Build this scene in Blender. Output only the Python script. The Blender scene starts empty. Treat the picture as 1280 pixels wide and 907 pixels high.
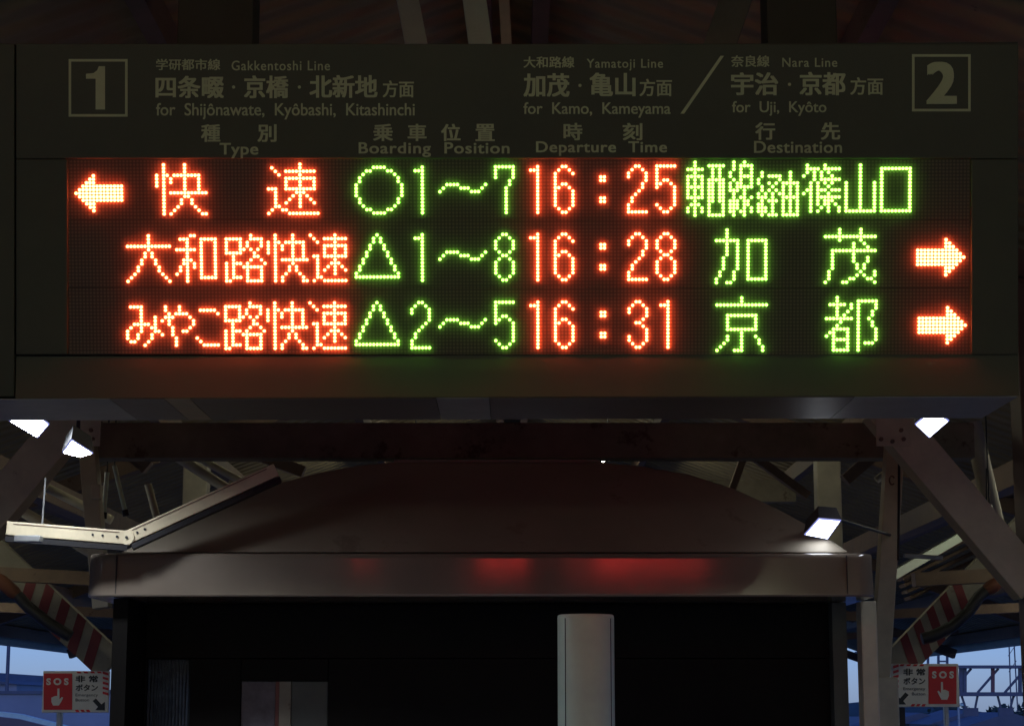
import bpy, bmesh, math, random
from mathutils import Vector, Matrix
random.seed(7)
R = math.radians
sc = bpy.context.scene
COL = sc.collection

# ------------------------------------------------------------------ camera
FPX, CX, CY = 2500.0, 640.0, 453.5          # focal length and centre in photo pixels (1280 x 907)
PITCH = R(9.76)
EYE = Vector((0, 0, 1.6))
cam_d = bpy.data.cameras.new("camera"); cam = bpy.data.objects.new("camera", cam_d); COL.objects.link(cam)
cam.location = EYE; cam.rotation_euler = (R(90) + PITCH, 0, 0)
cam_d.sensor_width = 36.0; cam_d.lens = 36.0 * FPX / 1280.0
cam_d.clip_start = 0.05; cam_d.clip_end = 6000
sc.camera = cam

# ------------------------------------------------------------------ sky and sun (overcast dusk)
SUN_EL, SUN_AZ = R(12.0), R(180)
w = bpy.data.worlds.new("World"); sc.world = w; w.use_nodes = True
nt = w.node_tree; bg = nt.nodes["Background"]
sky = nt.nodes.new("ShaderNodeTexSky"); sky.sky_type = 'NISHITA'; sky.sun_disc = False
sky.sun_elevation = SUN_EL; sky.sun_rotation = SUN_AZ
sky.ozone_density = 3.0; sky.air_density = 1.0; sky.dust_density = 0.3
tint = nt.nodes.new("ShaderNodeMix"); tint.data_type = 'RGBA'; tint.blend_type = 'MULTIPLY'; tint.inputs[0].default_value = 1
tint.inputs[7].default_value = (.36, .52, 1.25, 1)          # the camera's cold dusk white balance
nt.links.new(sky.outputs[0], tint.inputs[6]); nt.links.new(tint.outputs[2], bg.inputs[0]); bg.inputs[1].default_value = 0.12
sl = bpy.data.lights.new("sun", 'SUN'); sl.energy = 0.05; sl.angle = R(20); sl.color = (1, .93, .85)
so = bpy.data.objects.new("sun", sl); COL.objects.link(so)
so.rotation_euler = (R(90) - SUN_EL, 0, R(180) - SUN_AZ)
sc.view_settings.view_transform = 'Standard'
try: sc.view_settings.look = 'None'
except Exception: pass
sc.view_settings.exposure = 0.0; sc.view_settings.gamma = 1.0
try: sc.view_settings.use_curve_mapping = False
except Exception: pass
sc.cycles.use_denoising = True
sc.cycles.max_bounces = 6; sc.cycles.diffuse_bounces = 4; sc.cycles.glossy_bounces = 3
sc.cycles.sample_clamp_indirect = 3.0
sc.cycles.caustics_reflective = False; sc.cycles.caustics_refractive = False

# ------------------------------------------------------------------ measuring helpers
CP, SP_ = math.cos(PITCH), math.sin(PITCH)
def ray(px, py):
    x, y = (px - CX) / FPX, -(py - CY) / FPX
    return Vector((x, CP - y * SP_, SP_ + y * CP))
def P(px, py, Y):
    r = ray(px, py); return EYE + r * (Y / r.y)
def Zat(py, Y): return P(CX, py, Y).z
# plane of the departure board's front face
SO = P(640, 350, 5.7)
TILT, YAW, ROLL = 0.06, 0.018, 0.0040
camR = Matrix.Rotation(R(90) + PITCH, 3, 'X')
M = camR @ Matrix.Rotation(TILT, 3, 'X') @ Matrix.Rotation(-YAW, 3, 'Y') @ Matrix.Rotation(ROLL, 3, 'Z')
EX, EZ, EN = M @ Vector((1, 0, 0)), M @ Vector((0, 1, 0)), M @ Vector((0, 0, 1))   # EN points to the viewer
def SU(px, py, d=0.0):                       # local (u, v) of a photo point on the plane d metres behind the face
    r = ray(px, py); o = SO - EN * d
    t = (o - EYE).dot(EN) / r.dot(EN)
    q = EYE + r * t - o
    return q.dot(EX), q.dot(EZ)
def SL(u, v, d=0.0): return SO + EX * u + EZ * v - EN * d
def SW(px, py, d=0.0): return SL(*SU(px, py, d), d)
PITCH_LED = 4.385 * 5.7 * 1.0 / FPX * (ray(640, 350).length * 1.0)
a_, b_ = SU(300, 350), SU(900, 350); PITCH_LED = (b_[0] - a_[0]) / 600 * 4.385

# ------------------------------------------------------------------ mesh helpers
class MB:
    def __init__(s): s.v = []; s.f = []; s.sm = []
    def face(s, pts, smooth=False):
        n = len(s.v); s.v += [Vector(p) for p in pts]; s.f.append(list(range(n, n + len(pts)))); s.sm.append(smooth)
    def grid(s, rows, smooth=False, close=False):
        n = len(s.v); k = len(rows[0])
        for r in rows: s.v += [Vector(p) for p in r]
        for i in range(len(rows) - 1):
            for j in range(k if close else k - 1):
                j2 = (j + 1) % k
                s.f.append([n + i*k + j, n + i*k + j2, n + (i+1)*k + j2, n + (i+1)*k + j]); s.sm.append(smooth)
    def hexa(s, a, b):                       # two quads (same order), joined
        n = len(s.v); s.v += [Vector(p) for p in list(a) + list(b)]
        k = len(a)
        s.f.append([n + i for i in range(k)][::-1]); s.sm.append(False)
        s.f.append([n + k + i for i in range(k)]); s.sm.append(False)
        for i in range(k):
            j = (i + 1) % k
            s.f.append([n + i, n + j, n + k + j, n + k + i]); s.sm.append(False)
    def box(s, x0, x1, y0, y1, z0, z1):
        s.hexa([(x0,y0,z0),(x1,y0,z0),(x1,y1,z0),(x0,y1,z0)], [(x0,y0,z1),(x1,y0,z1),(x1,y1,z1),(x0,y1,z1)])
    def beam(s, p, q, wd, ht, up=(0, 1, 0)): # rectangular bar: wd across 'up', ht along 'up'
        p, q = Vector(p), Vector(q); d = (q - p).normalized(); u = Vector(up); u = (u - d * u.dot(d)).normalized(); c = d.cross(u)
        o = [c*(-wd/2) + u*(-ht/2), c*(wd/2) + u*(-ht/2), c*(wd/2) + u*(ht/2), c*(-wd/2) + u*(ht/2)]
        s.hexa([p + k for k in o], [q + k for k in o])
    def tube(s, pts, r, n=10, cap=True):
        pts = [Vector(p) for p in pts]; rows = []
        for i, p in enumerate(pts):
            d = (pts[min(i+1, len(pts)-1)] - pts[max(i-1, 0)]).normalized()
            u = Vector((0,0,1)) if abs(d.z) < .9 else Vector((1,0,0)); u = (u - d*u.dot(d)).normalized(); c = d.cross(u)
            rr = r[i] if isinstance(r, (list, tuple)) else r
            rows.append([p + (c*math.cos(6.2832*k/n) + u*math.sin(6.2832*k/n))*rr for k in range(n)])
        s.grid(rows, True, True)
        if cap: s.face(rows[0][::-1]); s.face(rows[-1])
    def prism(s, poly, y0, y1):              # polygon in x,z pushed along y
        s.hexa([(x, y0, z) for x, z in poly], [(x, y1, z) for x, z in poly])
    def build(s, name, mat, parent=None, bevel=0.0, seg=2):
        off = Vector(parent.location) if parent is not None else Vector((0,0,0))
        p = parent
        while p is not None and p.parent is not None:
            p = p.parent; off += Vector(p.location)
        me = bpy.data.meshes.new(name)
        me.from_pydata([tuple(v - off) for v in s.v], [], s.f)
        me.polygons.foreach_set('use_smooth', s.sm)
        bm = bmesh.new(); bm.from_mesh(me)
        if bevel > 0:
            bmesh.ops.remove_doubles(bm, verts=bm.verts, dist=1e-6)
            es = [e for e in bm.edges if len(e.link_faces) == 2 and e.calc_face_angle(0) > R(35)]
            bmesh.ops.bevel(bm, geom=es, offset=bevel, segments=seg, affect='EDGES', profile=.6, clamp_overlap=True)
        bmesh.ops.recalc_face_normals(bm, faces=bm.faces)
        bm.to_mesh(me); bm.free()
        me.materials.append(mat)
        o = bpy.data.objects.new(name, me); COL.objects.link(o)
        if parent is not None: o.parent = parent
        return o
def tag(o, label=None, cat=None, group=None, kind=None):
    if label: o['label'] = label
    if cat: o['category'] = cat
    if group: o['group'] = group
    if kind: o['kind'] = kind
    return o
def thing(name, loc, label, cat, group=None):
    o = bpy.data.objects.new(name, None); COL.objects.link(o); o.location = loc
    o.empty_display_size = .1
    return tag(o, label, cat, group)
def copy_tree(o, parent=None):
    c = o.copy(); COL.objects.link(c)
    if parent is not None: c.parent = parent
    for ch in o.children: copy_tree(ch, c)
    return c
def text_polys(body, bold=0.0, spacing=1.0):
    cu = bpy.data.curves.new('t', 'FONT'); cu.body = body; cu.size = 1.0; cu.offset = bold; cu.resolution_u = 4
    cu.space_character = spacing
    o = bpy.data.objects.new('t', cu); COL.objects.link(o)
    dg = bpy.context.evaluated_depsgraph_get(); me = bpy.data.meshes.new_from_object(o.evaluated_get(dg))
    vs = [tuple(v.co) for v in me.vertices]; fs = [list(p.vertices) for p in me.polygons]
    bpy.data.objects.remove(o); bpy.data.curves.remove(cu); bpy.data.meshes.remove(me)
    return vs, fs
def put_text(mb, body, box, fn, bold=0.0, spacing=1.0):   # fit the text into the photo box and lay it on a surface
    vs, fs = text_polys(body, bold, spacing)
    xs = [v[0] for v in vs]; ys = [v[1] for v in vs]
    x0, x1, y0, y1 = min(xs), max(xs), min(ys), max(ys)
    bx0, by0, bx1, by1 = box; n = len(mb.v)
    for v in vs:
        px = bx0 + (v[0]-x0)/(x1-x0)*(bx1-bx0); py = by1 + (v[1]-y0)/(y1-y0)*(by0-by1)
        mb.v.append(Vector(fn(px, py)))
    for f in fs: mb.f.append([n + i for i in f]); mb.sm.append(False)
def put_bold(mb, body, box, fn, wpx, spacing=1.0):     # heavy lettering: the same outline printed a few times, slightly shifted
    h = wpx/2; x0, y0, x1, y1 = box; n = 2 if wpx < 2.2 else 4; k = 0
    for a in range(n):
        for b in range(n):
            dx = -h + wpx*a/(n-1); dy = (-h + wpx*b/(n-1))*.6; k += 1
            put_text(mb, body, (x0 + h + dx, y0 + h*.6 + dy, x1 - h + dx, y1 - h*.6 + dy), lambda px, py: fn(px, py) + EN*(.00025*k), 0.0, spacing)

# ------------------------------------------------------------------ materials
def mat(name, col, rough=.5, metal=0.0, var=.15, scale=6.0, bump=0.0, spec=.5, spots=None, coat=0.0, bscale=None, emis=None):
    m = bpy.data.materials.new(name); m.use_nodes = True; n = m.node_tree; b = n.nodes['Principled BSDF']
    b.inputs['Roughness'].default_value = rough; b.inputs['Metallic'].default_value = metal
    b.inputs['Specular IOR Level'].default_value = spec
    if coat: b.inputs['Coat Weight'].default_value = coat; b.inputs['Coat Roughness'].default_value = .12
    tc = n.nodes.new('ShaderNodeTexCoord')
    no = n.nodes.new('ShaderNodeTexNoise'); no.inputs['Scale'].default_value = scale; no.inputs['Detail'].default_value = 6; no.inputs['Roughness'].default_value = .65
    n.links.new(tc.outputs['Object'], no.inputs['Vector'])
    mr = n.nodes.new('ShaderNodeMapRange'); mr.inputs[1].default_value = .3; mr.inputs[2].default_value = .7
    mr.inputs[3].default_value = 1 - var; mr.inputs[4].default_value = 1 + var
    n.links.new(no.outputs['Fac'], mr.inputs[0])
    mx = n.nodes.new('ShaderNodeMix'); mx.data_type = 'RGBA'; mx.blend_type = 'MULTIPLY'; mx.inputs[0].default_value = 1
    mx.inputs[6].default_value = (*col, 1); n.links.new(mr.outputs[0], mx.inputs[7])
    last = mx.outputs[2]
    if spots:                                 # rust, chips, dirt: patches with a shape of their own
        scol, sscale, thr = spots
        n2 = n.nodes.new('ShaderNodeTexNoise'); n2.inputs['Scale'].default_value = sscale; n2.inputs['Detail'].default_value = 8; n2.inputs['Roughness'].default_value = .7
        n.links.new(tc.outputs['Object'], n2.inputs['Vector'])
        r2 = n.nodes.new('ShaderNodeMapRange'); r2.inputs[1].default_value = thr; r2.inputs[2].default_value = thr + .06
        n.links.new(n2.outputs['Fac'], r2.inputs[0])
        m2 = n.nodes.new('ShaderNodeMix'); m2.data_type = 'RGBA'; n.links.new(r2.outputs[0], m2.inputs[0])
        n.links.new(last, m2.inputs[6]); m2.inputs[7].default_value = (*scol, 1); last = m2.outputs[2]
    n.links.new(last, b.inputs['Base Color'])
    rr = n.nodes.new('ShaderNodeMapRange'); rr.inputs[3].default_value = max(.02, rough - .1); rr.inputs[4].default_value = min(1, rough + .1)
    n.links.new(no.outputs['Fac'], rr.inputs[0]); n.links.new(rr.outputs[0], b.inputs['Roughness'])
    if bump:
        nb = n.nodes.new('ShaderNodeTexNoise'); nb.inputs['Scale'].default_value = bscale or scale*8; nb.inputs['Detail'].default_value = 4
        n.links.new(tc.outputs['Object'], nb.inputs['Vector'])
        bp = n.nodes.new('ShaderNodeBump'); bp.inputs['Strength'].default_value = bump; bp.inputs['Distance'].default_value = .01
        n.links.new(nb.outputs['Fac'], bp.inputs['Height']); n.links.new(bp.outputs[0], b.inputs['Normal'])
    return m
def emit(name, col, strength):
    m = bpy.data.materials.new(name); m.use_nodes = True; n = m.node_tree
    n.nodes.remove(n.nodes['Principled BSDF']); e = n.nodes.new('ShaderNodeEmission')
    e.inputs[0].default_value = (*col, 1); e.inputs[1].default_value = strength
    n.links.new(e.outputs[0], n.nodes['Material Output'].inputs[0]); return m

M_SIGN = mat('sign_paint', (.078, .088, .058), .55, var=.12, scale=3, bump=.05)
M_SIGNB = mat('sign_body', (.05, .05, .04), .5)
M_UNDER_REFL = mat('underside_pale_reflection', (.34, .35, .34), .4, metal=.3, var=.2, scale=9)  # pale reflection put into the colour of the underside
M_UNDER_REFLT = mat('underside_tan_reflection', (.36, .28, .18), .4, metal=.3, var=.25, scale=14)  # warm reflection put into the colour of the underside
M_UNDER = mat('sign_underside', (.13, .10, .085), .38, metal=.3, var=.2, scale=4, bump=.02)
M_LETTER = mat('sign_lettering', (.58, .66, .41), .6, var=.08, scale=9)
M_STRIPE = mat('striped_strut_paint', (.30, .28, .22), .6, var=.2, spots=((.17, .13, .1), 9, .62))
M_STEEL = mat('painted_steel', (.62, .57, .43), .6, var=.18, scale=5, bump=.08, spots=((.20, .12, .07), 9, .66))
M_STEELD = mat('painted_steel_brown', (.20, .135, .095), .6, var=.25, scale=4, bump=.08, spots=((.10, .05, .03), 7, .62))
M_TIE = mat('weathered_beam', (.27, .235, .175), .75, var=.35, scale=3, bump=.15, bscale=9, spots=((.13, .085, .055), 5, .56))
M_HOUS = mat('lamp_housing', (.07, .07, .075), .5)
M_ROOF = mat('roof_sheet', (.34, .28, .16), .7, var=.2, scale=1.2, bump=.05, spots=((.13, .11, .08), 3, .62))
M_HOOD = mat('shelter_roof_sheet', (.33, .285, .215), .6, var=.12, scale=2, bump=.04, spots=((.26, .22, .165), 4, .6))
M_FASCIA = mat('shelter_fascia_sheet', (.27, .225, .175), .15, var=.08, scale=3, spec=1.0, spots=((.2, .16, .12), 14, .68))
M_FASCIA.node_tree.nodes['Principled BSDF'].inputs['IOR'].default_value = 1.75
M_DARK = mat('shelter_dark_panel', (.011, .010, .009), .7, spec=.15, var=.3, scale=3)
M_DARK2 = mat('shelter_inner_panel', (.09, .10, .09), .5, var=.2)
M_NOTICE = mat('notice_paper', (.16, .145, .17), .6, var=.35, scale=14)
M_DARKG = mat('shelter_glass', (.012, .014, .014), .08, var=.2)
M_CREAM = mat('cream_paint', (.70, .64, .48), .5, var=.14, scale=6, bump=.05, spots=((.36, .27, .17), 11, .67))
M_DUCT = mat('duct_cream', (.78, .69, .47), .45, var=.1, scale=9, bump=.04, spots=((.45,.36,.24), 13, .68))
M_WHITE = mat('white_paint', (.72, .87, .69), .42, var=.1, scale=4, spots=((.45, .44, .36), 8, .66))
M_GREYM = mat('galvanised', (.42, .44, .44), .4, metal=.6, var=.2, scale=12)
M_BLACK = mat('black_rubber', (.018, .018, .02), .5)
M_RED = mat('red_paint', (.17, .018, .022), .5, var=.15, spots=((.2, .06, .05), 12, .68))
M_SWHITE = mat('sign_white', (.80, .80, .74), .5, var=.08)
M_SRED = mat('sign_red', (.66, .03, .035), .45, var=.08)
M_SBLACK = mat('sign_black', (.02, .025, .025), .5)
M_ORANGE = mat('orange_plastic', (.13, .04, .02), .7)
M_FLOOR = mat('platform_paving', (.33, .31, .26), .8, var=.2, scale=3, bump=.2)
M_GROUND = mat('ground_soil', (.20, .20, .19), .9, var=.3, scale=.3, bump=.3)
M_FAR = mat('far_wall', (.36, .36, .38), .8, var=.12, scale=.4)
M_FARD = mat('far_roof', (.16, .16, .18), .8, var=.2, scale=.5)
M_GANTRY = mat('gantry_steel', (.14, .14, .17), .6, var=.2, scale=2)
M_RUST = mat('gantry_red_steel', (.24, .09, .08), .6, var=.2, scale=2)
M_LEAF = mat('leaf', (.05, .075, .05), .7, var=.4, scale=.8)
M_BARK = mat('bark', (.09, .07, .05), .9)
M_ROAD = mat('road_surface', (.22, .15, .14), .8, var=.2, scale=.5)
M_LEDR = emit('led_red', (42.0, 3.6, 1.15), 1.0)
M_LEDG = emit('led_green', (2.9, 10.0, .75), 1.0)
M_LEDREAR = emit('led_red_rear', (10.0, .42, .34), 1.0)
M_LAMP = emit('lamp_tube', (.84, .90, 1.0), 9.0)
M_HALO = emit('lamp_halo_glow', (.38, .42, .95), .9)  # weak blue emission that paints the halo round each lamp
M_LAMPL = emit('lamp_tube_bright', (.86, .91, 1.0), 95.0)
M_FILLW = emit('fill_tube_warm', (1.0, .98, .66), 62.0)  # added warm fill, from behind the viewer and before the board
M_FILLF = emit('fill_tube_far', (1.0, .95, .72), 26.0)  # added fill for the roof and sides farther along
# LED board: black resin with the grid of dark, unlit diodes
def led_board_mat():
    m = mat('led_board', (.085, .075, .06), .6, var=.1, scale=5)
    n = m.node_tree; b = n.nodes['Principled BSDF']
    tc = n.nodes.new('ShaderNodeTexCoord'); mp = n.nodes.new('ShaderNodeMapping'); mp.vector_type = 'POINT'
    n.links.new(tc.outputs['UV'], mp.inputs[0]); s = 1.0
    sx = n.nodes.new('ShaderNodeSeparateXYZ'); n.links.new(mp.outputs[0], sx.inputs[0])
    def cell(sock):
        f = n.nodes.new('ShaderNodeMath'); f.operation = 'FRACT'; n.links.new(sock, f.inputs[0])
        g = n.nodes.new('ShaderNodeMath'); g.operation = 'SUBTRACT'; n.links.new(f.outputs[0], g.inputs[0]); g.inputs[1].default_value = .5
        h = n.nodes.new('ShaderNodeMath'); h.operation = 'MULTIPLY'; n.links.new(g.outputs[0], h.inputs[0]); n.links.new(g.outputs[0], h.inputs[1]); return h.outputs[0]
    ad = n.nodes.new('ShaderNodeMath'); ad.operation = 'ADD'; n.links.new(cell(sx.outputs[0]), ad.inputs[0]); n.links.new(cell(sx.outputs[1]), ad.inputs[1])
    mr = n.nodes.new('ShaderNodeMapRange'); mr.inputs[1].default_value = .10; mr.inputs[2].default_value = .15
    n.links.new(ad.outputs[0], mr.inputs[0])
    mx = n.nodes.new('ShaderNodeMix'); mx.data_type = 'RGBA'; n.links.new(mr.outputs[0], mx.inputs[0])
    mx.inputs[6].default_value = (.15, .125, .09, 1); mx.inputs[7].default_value = (.075, .062, .046, 1)
    n.links.new(mx.outputs[2], b.inputs['Base Color']); return m
M_BOARD = led_board_mat()
def corrugate(m, s):
    n = m.node_tree; tc = n.nodes.new('ShaderNodeTexCoord'); wv = n.nodes.new('ShaderNodeTexWave'); wv.bands_direction = 'Y'
    wv.inputs['Scale'].default_value = s; n.links.new(tc.outputs['Object'], wv.inputs['Vector'])
    b = n.nodes.new('ShaderNodeBump'); b.inputs['Strength'].default_value = .8; b.inputs['Distance'].default_value = .05
    n.links.new(wv.outputs['Fac'], b.inputs['Height']); n.links.new(b.outputs[0], n.nodes['Principled BSDF'].inputs['Normal'])
corrugate(M_ROOF, 1.6)

# ------------------------------------------------------------------ ground, platform
g = MB(); g.face([(-3000,-3000,-5),(3000,-3000,-5),(3000,3000,-5),(-3000,3000,-5)]); tag(g.build('ground', M_GROUND), kind='structure')
g = MB(); g.box(-4.6, 4.6, -30, 60, -5.0, 0.0); tag(g.build('platform', M_FLOOR, bevel=.02), kind='structure')

# ------------------------------------------------------------------ departure board
BT = .44                                      # depth of the box at its level underside
board = thing('departure_board', SO, 'wide dark hanging departure board with red and green LED rows and dim lettering', 'departure board')
XL, XR = 20, 1273
TOP, HB, LB, BOT = 55, 198.5, 443, 496
def slab(mb, x0, y0, x1, y1, d0, d1):         # photo rectangle on the front plane, pushed from depth d0 to d1
    us = [SU(x0, y0), SU(x1, y0), SU(x1, y1), SU(x0, y1)]
    mb.hexa([SL(u, v, d0) for u, v in us], [SL(u, v, d1) for u, v in us])
# body: level underside, rear face mirrored
uL, uR = SU(-260, 300)[0], SU(XR, 300)[0]
vT, vB = SU(640, TOP)[1], SU(640, BOT)[1]
def bodyprof(u):
    f_t, f_b = SL(u, vT, .034), SL(u, vB, .034)
    bk_b = Vector((f_b.x, f_b.y + BT - .034, f_b.z + .004)); bk_t = Vector((f_t.x, bk_b.y + (f_b.y - f_t.y), f_t.z))
    return [f_t, f_b + Vector((0,0,.004)), bk_b, bk_t]
mb = MB(); mb.hexa(bodyprof(uL), bodyprof(uR)); mb.build('housing', M_SIGNB, board)
hp = MB(); slab(hp, XL, TOP, XR, HB, 0, .033); header = hp.build('header_panel', M_SIGN, board, bevel=.003)
for x0, x1 in ((XL, 84.5), (1214, XR)):
    q = MB(); slab(q, x0, HB + .6, x1, LB, 0, .033); q.build('frame_strip', M_SIGN, board, bevel=.003)
q = MB(); slab(q, -260, TOP, XL - 2.2, BOT, 0, .033); tag(q.build('side_panel', M_SIGN, board, bevel=.004))
# lower panel leans forward from the recess, so the diodes light it
ua, ub = SU(XL, 470)[0], SU(XR, 470)[0]; va, vb = SU(640, LB + .8)[1], SU(640, BOT, -.012)[1]; vB = vb
q = MB(); q.hexa([SL(ua, va, .010), SL(ub, va, .010), SL(ub, vb, -.012), SL(ua, vb, -.012)],
                 [SL(ua, va, .033), SL(ub, va, .033), SL(ub, vb, .033), SL(ua, vb, .033)])
q.build('lower_panel', M_SIGN, board)
q = MB()
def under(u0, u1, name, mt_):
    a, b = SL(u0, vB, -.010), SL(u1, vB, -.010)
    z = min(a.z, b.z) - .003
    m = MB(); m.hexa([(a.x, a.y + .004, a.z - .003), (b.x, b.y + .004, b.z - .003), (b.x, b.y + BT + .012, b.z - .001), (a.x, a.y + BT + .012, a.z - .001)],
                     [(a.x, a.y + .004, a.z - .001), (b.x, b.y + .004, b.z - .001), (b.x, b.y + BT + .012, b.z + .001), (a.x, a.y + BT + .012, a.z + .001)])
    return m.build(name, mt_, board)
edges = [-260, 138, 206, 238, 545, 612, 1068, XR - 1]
for i, mt_ in enumerate((M_UNDER_REFL, M_UNDER, M_UNDER_REFLT, M_UNDER, M_UNDER_REFL, M_UNDER, M_UNDER_REFL)):  # pale and tan pieces paint reflected patches onto the underside
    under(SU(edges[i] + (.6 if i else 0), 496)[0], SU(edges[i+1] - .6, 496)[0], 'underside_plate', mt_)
# hangers
for x0, x1 in ((224, 318), (957, 1044)):
    a, b = P(x0, 40, 5.9), P(x1, 40, 5.9)
    q = MB(); q.box(a.x, b.x, 5.86, 6.02, a.z - .2, 4.25); q.build('hanger', M_SIGNB, board, bevel=.006)
# ---- printed lettering of the header
def on_face(px, py): return SW(px, py, -.0015)
def it_h(it): return max(14, it[4] - it[2])*2.2
def lettering(items, lab=None, quads=()):
    for it in items:
        m = MB(); put_bold(m, it[0], it[1:5], on_face, it[5]*it_h(it), it[6] if len(it) > 6 else 1.0); m.build('lettering', M_LETTER, header)
    for qd in quads:
        m = MB(); m.face([on_face(*p) for p in qd]); m.build('printed_mark', M_LETTER, header)
def dot(cx, cy, r=2.1): return [(cx + r*math.cos(k*math.pi/4), cy + r*math.sin(k*math.pi/4)) for k in range(8)]
B = .028
lettering([('学研都市線',195,73.8,275.5,88,.02), ('Gakkentoshi Line',289.5,76,412.5,88.3,.012,1.12), ('四条畷',194.3,95,280,123,B), ('京橋',305,94.5,360.8,123,B),
           ('北新地',386.8,94,472,122.5,B), ('方面',478.3,100.8,517.5,122,.02), ('for  Shijônawate,  Kyôbashi,  Kitashinchi',195,129,518.5,149.5,.012)],
          None, [dot(292,109), dot(374.2,109)])
lettering([('大和路線',654.3,70.8,718,85,.02), ('Yamatoji Line',733.3,73.8,828.8,88.6,.012,1.12), ('加茂',654.3,91.8,712,121.3,B), ('亀山',736.8,91,794.5,120.5,B),
           ('方面',799.3,98.8,840,120.5,.02), ('for  Kamo,  Kameyama',654.3,128,838.3,147.3,.012)], None, [dot(725,107)])
lettering([('奈良線',913.8,69.4,961.9,84,.02), ('Nara Line',977.8,72.5,1046.6,84,.012,1.12), ('宇治',913.8,90.6,972.8,119.4,B), ('京都',999.4,90,1057,119.4,B),
           ('方面',1062.8,96.9,1104,118.8,.02), ('for  Uji,  Kyôto',915,126.6,1033,145,.012)], None, [dot(986.9,105.6), [(850.5,142.2),(855.2,142.2),(905,70),(900.6,70)]])
lettering([('種',251.3,155.5,275.5,177.5,B), ('別',321.8,155.5,345.8,177.5,B), ('Type',274.5,178.8,323,198,.022,1.05)])
lettering([('乗',466.3,155,491.3,176.5,B), ('車',509.5,155,533.3,176.5,B), ('位',551.3,155,575.8,176.5,B), ('置',594.3,155,618.5,176.5,B), ('Boarding  Position',448.3,178,637,196.5,.022,1.08)])
lettering([('時',704.3,153.8,728,175.5,B), ('刻',778.3,153.8,803,175.5,B), ('Departure  Time',670,176.8,833.8,195,.022,1.08)])
lettering([('行',944,153,969,175,B), ('先',1026,153,1050.3,175,B), ('Destination',942.5,176.4,1052.5,191.4,.022,1.05)])
def numbox(x0, y0, x1, y1, t, digit, box):
    q = [[(x0,y0),(x1,y0),(x1,y0+t),(x0,y0+t)], [(x0,y1-t),(x1,y1-t),(x1,y1),(x0,y1)],
         [(x0,y0+t),(x0+t,y0+t),(x0+t,y1-t),(x0,y1-t)], [(x1-t,y0+t),(x1,y0+t),(x1,y1-t),(x1-t,y1-t)]]
    m = MB()
    for f in q: m.face([on_face(*p) for p in f])
    if digit == '1':
        m.face([on_face(*p) for p in [(119.5,137),(131.3,137),(131.3,83),(123.5,83),(121.5,88),(117,91.5),(107.5,92.5),(107.5,98.6),(119.5,98.6)]])
    else: put_bold(m, digit, box, on_face, 6.0)
    m.build('number_box', M_LETTER, header)
numbox(85.8, 74, 159.5, 146, 3.2, '1', None)
numbox(1140, 68, 1213.4, 139.4, 3.2, '2', (1158, 77.5, 1195.8, 130.3))

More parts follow.
